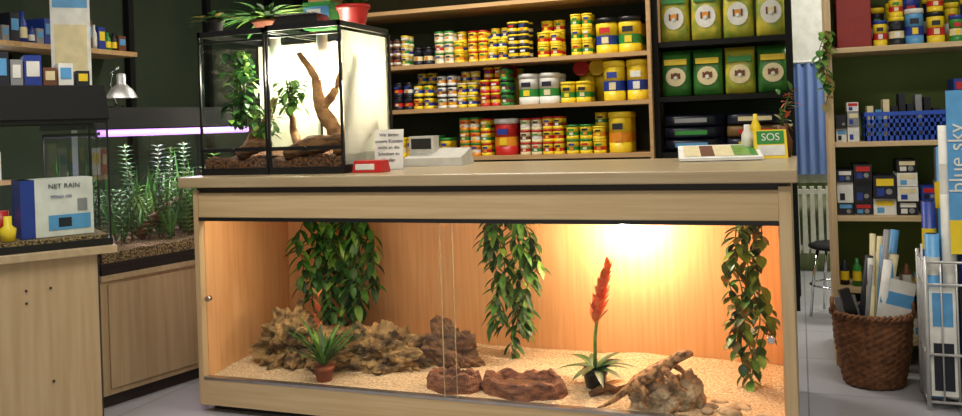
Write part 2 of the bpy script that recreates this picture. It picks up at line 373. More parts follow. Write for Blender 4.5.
me=bpy.data.meshes.new('lizard_body'); me.from_pydata([tuple(v) for v in verts],edges,[]); me.materials.append(lizm)
lo=bpy.data.objects.new('body',me); coll.objects.link(lo); lo.parent=liz
sk=lo.modifiers.new('skin','SKIN'); sk.use_smooth_shade=True
for i,sv in enumerate(me.skin_vertices[0].data):
    sv.radius=rad[i]; sv.use_root=(i==6)
ss=lo.modifiers.new('sub','SUBSURF'); ss.levels=2; ss.render_levels=2
b=MB()
for sy in (-1,1):
    b.lathe((-0.366,2.789+sy*0.0175,0.320),[(0.0005,-0.004),(0.0035,-0.002),(0.0042,0),(0.0035,0.002),(0.0005,0.004)],black,10,None,True)
for i in range(4,10):
    for k in range(4):
        t=k/4; p=sp[i].lerp(sp[i+1],t); r0=rr[i][0]*(1-t)+rr[i+1][0]*t
        for sy in (-1,1):
            d=Vector((-0.4,sy,0.25)).normalized(); q=p+Vector((0,sy*r0*0.7,0.002))
            b.tube([q,q+d*0.012],[0.0025,0.0003],lizm,5)
b.obj('eyes_and_spines',liz)

b=MB(); b.lathe((-0.62,3.14,0.648),[(0.002,-0.045),(0.02,-0.04),(0.034,-0.02),(0.037,0),(0.03,0.025),(0.016,0.045)],bulbW,20)
b.lathe((-0.62,3.14,0.693),[(0.02,0),(0.022,0.05),(0.03,0.07),(0.03,0.147)],white,18)
b.obj('basking_lamp')

# ---------------------------------------------------------------- glass terrariums on counter
XF=Matrix(((1.071,0,0,0.1726),(0,1,0,-0.1),(0,0,0.975,0.912*0.025),(0,0,0,1)))
def exo(name,x0,x1,y0,y1,z0,z1):
    e=empty(name); b=MB(); t=0.012
    b.box(x0,x1,y0,y1,z0,z0+0.028,black)
    for x in (x0,x1-t*0.7):
        for y in (y0,y1-t*0.7): b.box(x,x+t*0.7,y,y+t*0.7,z0+0.028,z1,black)
    b.box(x0,x1,y0,y0+t,z1-0.022,z1,black); b.box(x0,x1,y1-t,y1,z1-0.022,z1,black)
    b.box(x0,x0+t,y0,y1,z1-0.022,z1,black); b.box(x1-t,x1,y0,y1,z1-0.022,z1,black)
    b.box(x0,x1,y0-0.002,y0+0.01,z0+0.095,z0+0.110,black)
    b.box(x0,x1,y0-0.001,y0+0.008,z1-0.05,z1-0.043,black)
    b.cyl((0,0,0),0.009,0.012,black,12,T((x0+x1)/2,y0-0.001,z0+0.10,0,math.pi/2))
    b.obj('frame',e)
    b=MB(); za,zb=z0+.02,z1-.02
    b.quad((x0+.004,y0+.005,za),(x1-.004,y0+.005,za),(x1-.004,y0+.005,zb),(x0+.004,y0+.005,zb),glass2)
    for x in (x0+.005,x1-.005): b.quad((x,y0+.01,za),(x,y1-.01,za),(x,y1-.01,zb),(x,y0+.01,zb),glass2)
    b.obj('glass_panes',e)
    b=MB(); n=14
    vs=[];fs=[]
    for j in range(n+1):
        for i in range(n+1):
            x=x0+0.01+(x1-x0-0.02)*i/n; y=y0+0.012+(y1-y0-0.024)*j/n; vs.append((x,y,z0+0.06+0.03*j/n+0.02*noise.noise(Vector((x*14,y*14,1)))))
    for j in range(n):
        for i in range(n): a=j*(n+1)+i; fs.append((a,a+1,a+n+2,a+n+1))
    for i in range(n): fs.append((i,i+1,len(vs)+1+i,len(vs)+i))
    vs+=[(x0+0.01+(x1-x0-0.02)*i/n,y0+0.012,z0+0.028) for i in range(n+1)]
    b.add(vs,fs,mulch,False); b.obj('substrate',e)
    e.matrix_basis=XF
    return e
eA=exo('glass_terrarium',-2.262,-1.967,2.90,3.32,0.912,1.50)
eB=exo('glass_terrarium',-1.963,-1.655,2.90,3.32,0.912,1.505)
backp=mat('white_back_panel',(214,208,190),0.8,rgb2=(186,180,156),scale=10,bump=0.3)
b=MB(); b.box(-2.25,-1.977,3.295,3.31,0.94,1.47,backp); b.obj('back_panel',eA)
b=MB(); b.box(-1.955,-1.665,3.295,3.31,0.94,1.47,backp); b.obj('back_panel',eB)
b=MB(); b.quad((-1.664,2.93,.945),(-1.664,3.29,.945),(-1.664,3.29,1.47),(-1.664,2.93,1.47),transl); b.obj('side_sheet',eB)
for e,x in ((eA,-2.07),(eB,-1.86)):
    b=MB(); b.lathe((x,3.14,1.33),[(0.001,-0.034),(0.016,-0.03),(0.025,-0.012),(0.027,0),(0.02,0.02),(0.012,0.034)],bulbE,18); b.lathe((x,3.14,1.36),[(0.016,0),(0.018,0.04),(0.022,0.05),(0.022,0.13)],white,14)
    b.obj('heat_lamp',e)
b=MB()
b.branch([(-1.72,3.0,0.99),(-1.76,3.03,1.08),(-1.81,3.02,1.18),(-1.84,3.04,1.30),(-1.90,3.03,1.40)],[0.026,0.030,0.024,0.018,0.010],barkL)
b.branch([(-1.80,3.02,1.17),(-1.75,3.05,1.26),(-1.72,3.06,1.36)],[0.020,0.015,0.009],barkL)
b.branch([(-1.76,3.04,1.06),(-1.72,3.12,1.10),(-1.69,3.2,1.12)],[0.022,0.018,0.012],barkL)
b.branch([(-1.92,2.96,0.985),(-1.83,2.98,1.02),(-1.70,2.99,1.04)],[0.026,0.040,0.028],bark)
b.branch([(-1.88,2.98,1.0),(-1.93,3.03,1.08),(-1.95,3.04,1.18)],[0.022,0.016,0.008],barkL)
b.obj('branch',eB)
b=MB(); b.branch([(-2.2,3.1,0.99),(-2.12,3.05,1.06),(-2.05,3.02,1.12),(-1.99,3.0,1.22)],[0.024,0.026,0.020,0.012],barkL); b.branch([(-2.14,2.97,0.99),(-2.06,2.98,1.03),(-2.0,2.97,1.03)],[0.025,0.03,0.018],bark); b.obj('branch',eA)
def foliage(name,par,c,s,n,L,W,mats):
    b=MB()
    for i in range(n):
        p=(c[0]+random.gauss(0,s[0]*0.5),c[1]+random.gauss(0,s[1]*0.5),c[2]+R(-s[2],s[2]))
        p=(max(c[0]-s[0],min(c[0]+s[0],p[0])),max(c[1]-s[1],min(c[1]+s[1],p[1])),p[2])
        a=R(0,6.28); b.leaf(p,(math.cos(a),math.sin(a),R(-0.9,0.4)),L*R(.6,1.1),W*R(.7,1.2),random.choice(mats),R(0,.4),4)
    for i in range(6):
        b.tube([(c[0]+R(-s[0],s[0])*.5,c[1],c[2]-s[2]),(c[0]+R(-s[0],s[0])*.5,c[1],c[2]),(c[0]+R(-s[0],s[0]),c[1],c[2]+s[2])],0.003,stemm,5)
    return b.obj(name,par)
foliage('vine_plant',eA,(-2.18,3.06,1.27),(0.04,0.06,0.16),200,0.055,0.026,[g1,g2,g3])
foliage('fern',eB,(-1.91,2.98,1.23),(0.035,0.05,0.06),90,0.055,0.024,[g1,g3,g3])
foliage('fern',eA,(-2.04,3.0,1.13),(0.04,0.05,0.06),60,0.05,0.024,[g3,g1])
def potplant(name,c,r,h,pm,n,L,W,mats,tilt=1.0,bend=0.6):
    b=MB(); b.lathe(c,[(r*0.72,0),(r*0.95,h*0.8),(r*1.05,h*0.8),(r*1.05,h),(r*0.9,h),(r*0.85,h*0.85)],pm,20)
    b.lathe((c[0],c[1],c[2]+h*0.86),[(r*0.86,0),(r*0.84,0.004)],mulch,20)
    rosette(b,(c[0],c[1],c[2]+h*0.85),n,L,W,mats,tilt,bend); o=b.obj(name); o.matrix_basis=XF; return o
potplant('potted_spider_plant',(-2.08,3.1,1.506),0.055,0.05,terr,54,0.18,0.022,[g1,g3,g2],0.8,0.7)
potplant('potted_houseplant',(-2.22,2.96,1.506),0.035,0.05,black,26,0.10,0.03,[g4,g2,g2],0.6,0.6)
potplant('potted_houseplant',(-1.71,3.12,1.51),0.062,0.08,red,30,0.2,0.03,[g1,g2],1.4,0.4)
b=MB(); b.taper(-1.95,-1.76,2.93,3.05,1.507,1.545,0.012,0.02,black); 
for i in range(8): b.box(-1.94+i*0.022,-1.93+i*0.022,2.935,3.0,1.546,1.549,grayp)
o=b.obj('terrarium_light_canopy'); o.matrix_basis=XF
b=MB(); b.box(-1.93,-1.81,3.12,3.2,1.507,1.62,green); b.box(-1.925,-1.815,3.118,3.12,1.55,1.60,sky); b.box(-1.91,-1.85,3.116,3.118,1.56,1.59,white); o=b.obj('product_carton'); o.matrix_basis=XF

# ---------------------------------------------------------------- things on counter
e=empty('red_collection_box'); b=MB(); b.taper(-1.585,-1.455,2.83,2.90,0.912,0.958,0.006,0.006,red); b.box(-1.57,-1.49,2.829,2.835,0.922,0.945,white); b.obj('box',e,bevel=0.003)
e=empty('counter_sign'); b=MB(); M=T(-1.525,3.02,0.912,0.12,-0.12); b.box(-0.06,0.06,0,0.003,0,0.16,paper,M); b.box(-0.06,0.06,0.0,0.06,0,0.004,paper,M); b.obj('card',e)
for i,tx in enumerate(['Wir bitten','unsere Kunden','nicht an die','Scheiben zu','klopfen']): text(tx,0.019,(0,-0.002,0.138-i*0.025),ink,e,M=M)
e=empty('card_terminal'); b=MB(); M=T(-1.44,3.32,0.912,0.1)
vs=[(-.13,-.09,0),(.13,-.09,0),(.13,.1,0),(-.13,.1,0),(-.125,-.085,.035),(.125,-.085,.035),(.12,.09,.07),(-.12,.09,.07)]
b.add(vs,[(0,3,2,1),(4,5,6,7),(0,1,5,4),(1,2,6,5),(2,3,7,6),(3,0,4,7)],ivory,False,M); b.box(-.13,-.02,.0,.08,.05,.125,ivory,M); b.box(-.12,-.03,-.002,0,.07,.115,black,M); b.obj('case',e,bevel=0.004)
e=empty('open_leaflet_tray'); b=MB(); M=T(-0.29,3.36,0.915,0.15,0.0)
b.box(-.15,.15,-.12,.12,0,.008,white,M); b.add([(-.15,-.12,.009),(.15,-.12,.009),(.15,.12,.05),(-.15,.12,.05)],[(0,1,2,3)],paper,False,M)
b.box(-.15,.15,.118,.12,.008,.05,white,M)
for (a,c_,m) in ((-.13,-.07,cream),(-.07,-.02,brownl),(-.02,.05,cream),(.05,.11,g3),(.11,.135,green)):
    b.add([(a,-.09,.0155),(c_,-.09,.0155),(c_,.10,.048),(a,.10,.048)],[(0,1,2,3)],m,False,M)
b.obj('tray',e)
e=empty('leaflet_stand'); M=T(-0.10,3.40,0.912,0.25,-0.2)
b=MB(); b.box(-.06,.06,0,.02,0,.11,yellow,M); b.box(-.05,.05,-.002,0,.055,.105,green,M); b.box(-.05,.05,-.002,0,.01,.05,white,M); b.box(-.05,.05,.02,.09,0,.02,white,M); b.obj('stand',e)
text('SOS',0.04,(0,-0.003,0.08),white,e,M=M)
b=MB(); b.lathe((-0.19,3.46,0.912),[(0.022,0),(0.022,0.09),(0.012,0.11),(0.012,0.13)],white,14); b.lathe((-0.16,3.5,0.912),[(0.02,0),(0.02,0.12),(0.008,0.15),(0.008,0.17)],yellow,14); b.obj('glue_bottles')
b=MB()
b.lathe((-.06,3.50,0.912),[(0.03,0),(0.035,0.06),(0.02,0.1),(0.022,0.12)],brownl,16)
b.tube([(-.06,3.50,1.03),(-.05,3.5,1.1),(-.03,3.5,1.16)],[0.004,0.004,0.003],stemm)
for i in range(22): b.leaf((-.05+R(-.02,.03),3.5,1.02+i*.007),(R(-1,1),R(-1,1),R(-.2,1)),.045,.018,random.choice([g4,redf,g1]),.2,4)
b.obj('vase_with_sprig')

# ---------------------------------------------------------------- back shelving with cans
sh=empty('shelving_unit'); b=MB()
shelfwood=mat('shelf_edge_beech',(196,160,112),0.5,rgb2=(180,142,96),scale=3,stretch=(1.5,20,20))
for z in (0.885,1.19,1.47,1.825,2.15,0.55,0.2): b.box(-3.0,-0.80,4.90,5.30,z-0.025,z,shelfwood)
b.obj('shelves',sh)
b=MB(); 
for x in (-3.02,-0.80): b.box(x,x+0.02,4.89,5.32,0,2.4,shelfwood)
b.box(-3.0,-0.80,5.31,5.33,0,2.4,mat('shelf_back',(54,62,40),0.8)); b.obj('uprights',sh)
def can(b,x,y,z,r,h,body,lid,band,seg=14):
    b.lathe((x,y,z),[(r*.97,0),(r,h*.03),(r,h*.25)],body,seg); b.lathe((x,y,z),[(r*1.004,h*.25),(r*1.004,h*.5)],band,seg,None,True,False)
    b.lathe((x,y,z),[(r,h*.5),(r,h*.84),(r*.96,h*.86)],body,seg); b.lathe((x,y,z),[(r*1.05,h*.86),(r*1.05,h*.98),(r*.98,h)],lid,seg)
    tm=random.choice([ink,ink,red,green,blue,white])
    if tm is body: tm=ink
    b.box(x-r*.5,x+r*.4,y-r*1.02,y-r*.85,z+h*.57,z+h*.72,tm)
    b.box(x-r*.3,x+r*.3,y-r*1.03,y-r*.9,z+h*.28,z+h*.46,random.choice([white,cream,yellow,orange]))
def canrow(name,z,segs):
    b=MB()
    for (xa,xb,r,h,stack,bodies,lids,bands) in segs:
        if r<.045 and stack>=2: r*=.9; h*=.86; stack=3
        elif r<.045: r*=.92
        x=xa+r; k=0
        while x+r<xb+0.01:
            if k%2==0: bo=random.choice(bodies);li=random.choice(lids);ba=random.choice(bands); st_=max(1,stack+random.choice([0,0,-1,-1,0])); hk=R(.86,1.04)
            k+=1
            for row in range(2):
                zz=z
                for q in range(st_ if row==0 else stack):
                    if h*hk*(q+1)>.25: break
                    can(b,x+R(-.003,.003),4.935+r+row*(2*r+.012),zz,r,h*hk,bo,li,ba if random.random()<.7 else random.choice(bands)); zz+=h*hk+0.001
            x+=2*r+R(0.003,0.007)
    return b.obj(name,None)
Y_=[yellow]
yy=[yellow,yellow,yellow,cream]
mixb=[red,green,blue,white,orange,brownl]
canrow('fish_food_cans',1.47,[(-2.95,-2.55,.04,.10,2,[yellow,blue],[black,white],[red,green]),(-2.5,-2.30,.03,.075,2,[brownl,cream,yellow],[black,yellow],mixb),(-2.30,-2.15,.034,.13,1,[brownl,ink,yellow],[black],[cream,red]),(-2.15,-1.92,.034,.08,3,yy,[yellow,green],mixb),(-1.92,-1.66,.033,.08,2,yy+[orange],[red,green,yellow],mixb),(-1.66,-1.48,.037,.085,3,[green,ink,yellow],[black,yellow],[cream,yellow]),(-1.47,-1.27,.04,.10,2,[yellow,orange,yellow],[black,yellow],mixb),(-1.26,-1.12,.035,.10,2,Y_,[yellow],[green]),(-1.12,-0.81,.068,.245,1,Y_,[yellow,black],[red,blue,green])])
canrow('fish_food_cans',1.19,[(-2.95,-2.55,.04,.10,2,[yellow,blue],[black,white],[red,green]),(-2.45,-2.15,.036,.10,2,[ink,yellow,yellow],[white,black],mixb),(-2.14,-1.85,.034,.085,2,[ink,white,yellow,green],[black,cream],mixb),(-1.85,-1.62,.034,.095,2,[red,white,yellow,green],[yellow,black],mixb+[yellow]),(-1.61,-1.34,.064,.21,1,[white,cream],[white,red],[blue,green]),(-1.34,-1.08,.045,.14,1,Y_,[yellow],[orange,green]),(-1.08,-0.81,.065,.24,1,Y_,[yellow,green],[green,blue,red])])
canrow('fish_food_cans',0.885,[(-2.95,-2.55,.04,.10,2,[yellow,blue],[black,white],[red,green]),(-2.45,-2.0,.04,.13,1,[green,yellow,yellow],[green,yellow],[red,cream]),(-2.0,-1.78,.036,.09,2,yy+[orange],[red,green],mixb),(-1.78,-1.60,.075,.25,1,[red],[white],[orange]),(-1.60,-1.32,.036,.09,2,yy+[white],[green,orange,red],mixb),(-1.31,-1.06,.042,.105,2,[yellow,orange,yellow],[green,yellow],mixb),(-1.06,-0.81,.068,.24,1,Y_,[yellow],[orange])])
b=MB()
for i,(x,m) in enumerate([(-1.84,red),(-1.72,red),(-1.25,red),(-1.15,yellow)]):
    b.lathe((0,0,0),[(0.05,0),(0.052,0.004),(0.052,0.016),(0.048,0.02)],m,20,T(x,5.16,1.19+0.215,0,math.pi/2-0.15)); b.cyl((x+.02,5.23,1.19),0.05,0.24,yellow)
b.obj('pet_food_tubs')
b=MB(); b.box(-3.0,-0.82,4.95,5.28,0.55,0.70,brownl); b.box(-3.0,-0.82,4.95,5.28,0.2,0.42,cream); b.obj('stock_cartons')

# ---------------------------------------------------------------- pet food bags rack
rk=empty('pet_food_rack'); b=MB()
for z in (0.88,1.20,1.515): b.box(-0.77,-0.03,4.95,5.33,z-0.03,z,blackm)
b.obj('rack_shelves',rk)
b=MB()
for x in (-0.775,-0.055): b.box(x,x+0.03,4.94,4.975,0,2.3,blackm); b.box(x,x+0.03,5.3,5.33,0,2.3,blackm)
b.obj('rack_posts',rk)
def bag(b,c,w,d,h,m,lab,lab2,M=None):
    seg=24; prof=[(0,.55,.94),(.04,.85,.99),(.2,1,1),(.55,.98,.98),(.8,.8,.97),(.92,.4,.98),(.95,.12,1),(1.0,.06,1.0)]
    vs=[];fs=[]
    for z,dd,ww in prof:
        for i in range(seg):
            a=2*math.pi*i/seg; ca,sa=math.cos(a),math.sin(a)
            x=math.copysign(abs(ca)**0.45,ca)*w/2*ww; y=math.copysign(abs(sa)**0.55,sa)*d/2*dd
            y+=0.004*noise.noise(Vector((x*30+c[0]*9,z*6,c[2])))
            vs.append((c[0]+x,c[1]+y,c[2]+z*h))
    for j in range(len(prof)-1):
        for i in range(seg): i2=(i+1)%seg; fs.append((j*seg+i,j*seg+i2,(j+1)*seg+i2,(j+1)*seg+i))
    fs.append(tuple(range(seg))[::-1]); fs.append(tuple((len(prof)-1)*seg+i for i in range(seg)))
    b.add(vs,fs,m,True,M)
    yf=c[1]-d/2-0.003
    if lab: 
        n=16; vs=[(c[0],yf-.001,c[2]+h*.42)]+[(c[0]+w*.34*math.cos(6.283*i/n),yf-.001,c[2]+h*.42+h*.20*math.sin(6.283*i/n)) for i in range(n)]
        b.add(vs,[(0,i+1,(i+1)%n+1) for i in range(n)],lab,False,M)
        dc=random.choice([brownl,cream,orange])
        if lab is cream and dc is cream: dc=brownl
        b.lathe((0,0,0),[(w*.12,0),(w*.11,.003)],dc,12,T(c[0],yf-.001,c[2]+h*.44,0,math.pi/2)); b.lathe((0,0,0),[(w*.07,0),(w*.06,.003)],white,10,T(c[0],yf-.0035,c[2]+h*.40,0,math.pi/2))
        for sx in (-1,1): b.box(c[0]+sx*w*.13-w*.03,c[0]+sx*w*.13+w*.03,yf-.004,yf-.002,c[2]+h*.38,c[2]+h*.50,brownl,M)
    if lab2: b.box(c[0]-w*.38,c[0]+w*.38,yf-.002,yf+d*.2,c[2]+h*.68,c[2]+h*.80,lab2,M)
bgreen=mat('bag_green',(66,130,54),0.35,rgb2=(46,104,44),scale=14,bump=0.3)
byel=mat('bag_yellow',(204,188,64),0.35,rgb2=(136,154,54),scale=14,bump=0.3)
bdark=mat('bag_dark',(36,42,60),0.35,rgb2=(24,26,40),scale=14,bump=0.3)
bbrown=mat('bag_brown',(120,92,50),0.5)
b=MB()
for i in range(4): bag(b,(-0.66+i*0.178,5.08,1.515),0.168,0.13,0.33,byel,white,green)
b.obj('pet_food_bags')
b=MB()
for i in range(4): bag(b,(-0.66+i*0.178,5.08,1.20),0.168,0.13,0.27,bgreen if i!=2 else byel,cream,yellow if i!=2 else green)
b.obj('pet_food_bags')
b=MB()
for i,(x,z,m) in enumerate([(-.57,.92,bdark),(-.57,.99,bdark),(-.57,1.06,bdark),(-.22,.92,bdark),(-.22,.99,bbrown),(-.22,1.06,bdark)]):
    bag(b,(0,0,-.33/2),.07,.24,.33,m,None,None,T(x,5.1,z)@Matrix.Rotation(math.pi/2,4,'Y')); b.box(x-.1,x+.08,4.974,4.98,z-.012,z+.012,[sky,green,grayp,yellow,red,cream][i])
b.obj('stacked_pet_food_bags')
b=MB(); b.box(-0.72,-0.1,5.0,5.28,0,0.8,bdark); b.obj('stock_crate')

# ---------------------------------------------------------------- passage
e=empty('window_1'); b=MB(); b.box(-0.25,0.45,6.27,6.3,0.6,1.95,white); b.obj('window_frame',e)
b=MB(); n=60; vs=[];fs=[]
for i in range(n+1):
    x=-0.28+0.75*i/n; y=6.23+0.018*math.sin(i*1.3); vs+=[(x,y,0.66),(x,y,1.42)]
for i in range(n): fs.append((2*i,2*i+2,2*i+3,2*i+1))
b.add(vs,fs,curt,True); b.obj('curtain',e); b=MB(); b.cyl((0,0,0),0.01,0.85,white,10,T(-0.33,6.23,1.43,0,0,math.pi/2)); b.obj('curtain_rod',e)
b=MB()
for i in range(12): b.taper(-0.2+i*0.05,-0.165+i*0.05,6.16,6.24,0.13,0.58,0.004,0.01,radm)
b.box(-0.2,0.39,6.17,6.23,0.15,0.18,radm); b.box(-0.2,0.39,6.17,6.23,0.53,0.56,radm); b.tube([(0.39,6.2,0.19),(0.45,6.2,0.19),(0.45,6.2,0.0)],0.01,radm)
b.box(-0.15,-0.13,6.2,6.22,0,0.16,radm)
b.obj('radiator',bevel=0.004)
sxx,syy=0.16,4.85
e=empty('stool'); b=MB(); b.lathe((sxx,syy,0.36),[(0.12,0),(0.135,0.008),(0.135,0.02),(0.11,0.03)],blackm,24); b.obj('seat',e)
b=MB()
for a in (0.4,2.0,3.6,5.1): b.tube([(sxx+.1*math.cos(a),syy+.1*math.sin(a),0.36),(sxx+.12*math.cos(a),syy+.12*math.sin(a),0.25),(sxx+.15*math.cos(a),syy+.15*math.sin(a),0.01)],0.008,chrome,10)
b.tube([(sxx+.13*math.cos(k*.524),syy+.13*math.sin(k*.524),0.17) for k in range(13)],0.006,chrome,8)
b.obj('legs',e)

# ---------------------------------------------------------------- right shelving unit
ru=empty('shop_shelf_unit'); b=MB()
for z in (0.12,0.33,0.635,0.95,1.35,1.75): b.box(0.14,1.25,3.92,4.27,z-0.022,z,beech)
b.obj('shelf_boards',ru,bevel=0.002)
b=MB(); b.box(0.116,0.14,3.905,4.28,0,2.3,beechV); b.box(1.25,1.28,3.905,4.28,0,2.3,beechV); b.obj('side_panels',ru,bevel=0.002)
b=MB(); b.box(0.14,1.25,4.275,4.285,0,2.3,wallolive); b.obj('back_board',ru)
e=empty('red_storage_box'); b=MB(); b.box(0.165,0.30,3.95,4.15,1.35,1.60,mat('box_dark_red',(140,34,28),0.5)); b.box(0.163,0.302,3.945,4.155,1.56,1.61,red); b.obj('carton',e,bevel=0.003)
b=MB()
x=0.335
k=0
while x<1.2:
    r=[.028,.03,.036,.034][k%4]; h=[.11,.12,.15,.13][k%4]; bo=[yellow,ink,sky,yellow,green,blue][k%6]
    can(b,x,3.96+r,1.35,r,h,bo,[blue,yellow,white,black][k%4],[red,cream,blue][k%3]); can(b,x,4.10,1.35,r,h*1.6,[ink,yellow,blue][k%3],yellow,white)
    if k%2: can(b,x,3.96+r,1.35+h+.001,r*.9,h*.7,yellow,blue,red)
    x+=2*r+.008;k+=1
b.obj('aquarium_care_tins')
b=MB(); cb=mat('crate_blue',(44,84,190),0.4)
cx0,cx1,cy0,cy1,cz=0.26,0.57,3.93,4.15,0.95
b.box(cx0,cx1,cy0,cy1,cz,cz+.006,cb)
for z in (0.006,0.04,0.075,0.105):
    b.box(cx0,cx1,cy0,cy0+.006,cz+z,cz+z+.016,cb); b.box(cx0,cx1,cy1-.006,cy1,cz+z,cz+z+.016,cb); b.box(cx0,cx0+.006,cy0,cy1,cz+z,cz+z+.016,cb); b.box(cx1-.006,cx1,cy0,cy1,cz+z,cz+z+.016,cb)
for i in range(15):
    x=cx0+(cx1-cx0-.006)*i/14; b.box(x,x+.008,cy0,cy0+.005,cz,cz+.11,cb); b.box(x,x+.006,cy1-.005,cy1,cz,cz+.11,cb)
for i in range(8):
    y=cy0+(cy1-cy0-.006)*i/7; b.box(cx0,cx0+.005,y,y+.006,cz,cz+.11,cb); b.box(cx1-.005,cx1,y,y+.006,cz,cz+.11,cb)
b.box(cx0,cx1,cy0-.004,cy0+.004,cz+.105,cz+.122,cb)
b.obj('blue_plastic_crate')
def cartons(name,x0,x1,y0,z0,zmax,mats,wr=(.05,.09),hr=(.05,.09),facing=True,depth=.16,fill=1.0):
    b=MB(); x=x0
    while x<x1-.03:
        w=min(R(*wr),x1-x); z=z0; zt=z0+(zmax-z0)*R(.6,1.0)
        while z<zt-.03:
            h=min(R(*hr),zmax-z); m=random.choice(mats); yo=y0+R(0,.03)
            b.box(x,x+w-.004,yo,yo+depth,z,z+h-.002,m)
            m2=random.choice([white,yellow,sky,cream,red,ink]); m3=random.choice([white,ink,blue])
            if m2 is m: m2=white
            if m3 is m: m3=sky
            b.box(x+w*.12,x+w*.85,yo-.0015,yo,z+h*.55,z+h*.85,m2); b.box(x+w*.15,x+w*.45,yo-.0015,yo,z+h*.12,z+h*.45,m3)
            if m is not white: b.lathe((0,0,0),[(w*.14,0),(w*.13,.002)],grayp,12,T(x+w*.65,yo-.0005,z+h*.3,0,math.pi/2))
            z+=h
        x+=w
    return b.obj(name)
b=MB()
for i in range(9):
    x=0.275+i*.031; b.box(x,x+.024,3.96+R(0,.03),4.1,0.957,1.06+R(0,.09),random.choice([white,black,ink,grayp,cream,sky]))
b.obj('crate_contents')
cartons('boxed_small_pumps',0.15,0.25,3.95,0.95,1.12,[black,ink,grayp,white],(.04,.055),(.05,.07))
cartons('boxed_aquarium_pumps',0.145,0.46,3.95,0.635,0.87,[black,ink,white,white],(.06,.10),(.05,.10))
cartons('boxed_aquarium_pumps',0.47,1.2,3.95,0.635,0.80,[sky,white,ink,blue],(.055,.085),(.05,.085))
cartons('boxed_filters',0.6,1.2,3.95,0.95,1.2,[sky,white,blue,yellow],(.055,.085),(.07,.12))
b=MB()
for i in range(22):
    x=.165+i*.048; r=.018; h=R(.07,.12); y=3.97+R(0,.05)
    b.lathe((x,y,.33),[(r,0),(r,h*.7),(r*.45,h*.82),(r*.45,h)],random.choice([green,white,brownl,sky,cream,ink]),12); b.lathe((x,y,.33),[(r*1.02,h*.2),(r*1.02,h*.55)],random.choice([white,yellow,blue]),12,None,True,False)
b.obj('water_conditioner_bottles')
cartons('boxed_air_pumps',0.15,1.2,3.97,0.12,0.28,[black,white,blue,green],(.08,.12),(.06,.09))
b=MB()
for s in range(3):
    pts=[Vector((0.105+.015*math.sin(z*30+s),3.89-s*.01,1.42-z)) for z in [k*.02 for k in range(16-s*3)]]
    b.tube(pts,.002,stemm,5)
    for p in pts:
        b.leaf(p,(R(-.6,1),-abs(R(.2,1)),R(-.9,.2)),.05,.032,random.choice([g1,g3,g4]),.3,4)
b.obj('trailing_ivy')

# wicker basket
bk=empty('wicker_basket'); c=(0.245,3.68,0); b=MB(); rows=22; seg=72
def brad(t): return 0.108+0.036*t+0.008*math.sin(t*3.14)
vs=[];fs=[]
for j in range(rows*2+1):
    t=j/(rows*2); 
    for i in range(seg):
        a=2*math.pi*i/seg; wv=0.0045*math.cos(a*18+(math.pi if (j//2)%2 else 0))+(0.002 if j%2 else 0)
        r=brad(t)+wv; vs.append((c[0]+r*math.cos(a),c[1]+r*.92*math.sin(a),.005+.27*t))
for j in range(rows*2):
    for i in range(seg): i2=(i+1)%seg; fs.append((j*seg+i,j*seg+i2,(j+1)*seg+i2,(j+1)*seg+i))
fs.append(tuple(range(seg))[::-1])
b.add(vs,fs,wick,True)
vs2=[];fs2=[]
for j in range(2):
    for i in range(seg): a=2*math.pi*i/seg; r=brad(j)-.012; vs2.append((c[0]+r*math.cos(a),c[1]+r*.92*math.sin(a),.01+.262*j))
for i in range(seg): i2=(i+1)%seg; fs2.append((i,seg+i,seg+i2,i2))
b.add(vs2,fs2,wick,True); b.obj('woven_body',bk)
b=MB()
for q in range(2):
    pts=[]
    for k in range(97):
        a=2*math.pi*k/96; ph=a*20+q*math.pi; r=0.146+.007*math.cos(ph); pts.append((c[0]+r*math.cos(a),c[1]+r*.92*math.sin(a),.283+.009*math.sin(ph)))
    b.tube(pts,.007,wick,6)
for sx in (-1,1): b.tube([(c[0]+sx*.145,c[1]+.05*math.cos(k*.5236),.29+.045*math.sin(k*.5236)) for k in range(7)],.007,wick,6)
b.obj('braided_rim',bk)
b=MB()
for i in range(20):
    a=R(0,6.28); rr_=R(.0,.07); x=c[0]+rr_*math.cos(a); y=c[1]+rr_*math.sin(a); L=R(.36,.62); dx=R(.02,.26); dy=R(-.05,.06)
    m=random.choice([white,paper,grayp,cream,white,ink,sky,brownl]); r=R(.008,.020)
    p0=Vector((x,y,.02)); p1=Vector((x+dx*.35,y+dy*.6,L)); b.tube([p0,(p0+p1)/2,p1],r,m,12)
b.obj('rolled_posters',bk)
b=MB()
b.box(-.02,.02,-.01,.01,0,.3,black,T(c[0]-.02,c[1]-.06,.1,.3,0,-.3)); b.box(-.06,.06,-.004,.004,0,.38,white,T(c[0]+.02,c[1]-.08,.05,.2,-.1,.25)); b.box(-.06,.06,-.0045,-.004,.28,.33,sky,T(c[0]+.02,c[1]-.08,.05,.2,-.1,.25)); b.box(-.04,.04,-.004,.004,0,.30,grayp,T(c[0]-.04,c[1]-.02,.05,-.2,0,-.2))
b.obj('catalogues',bk)

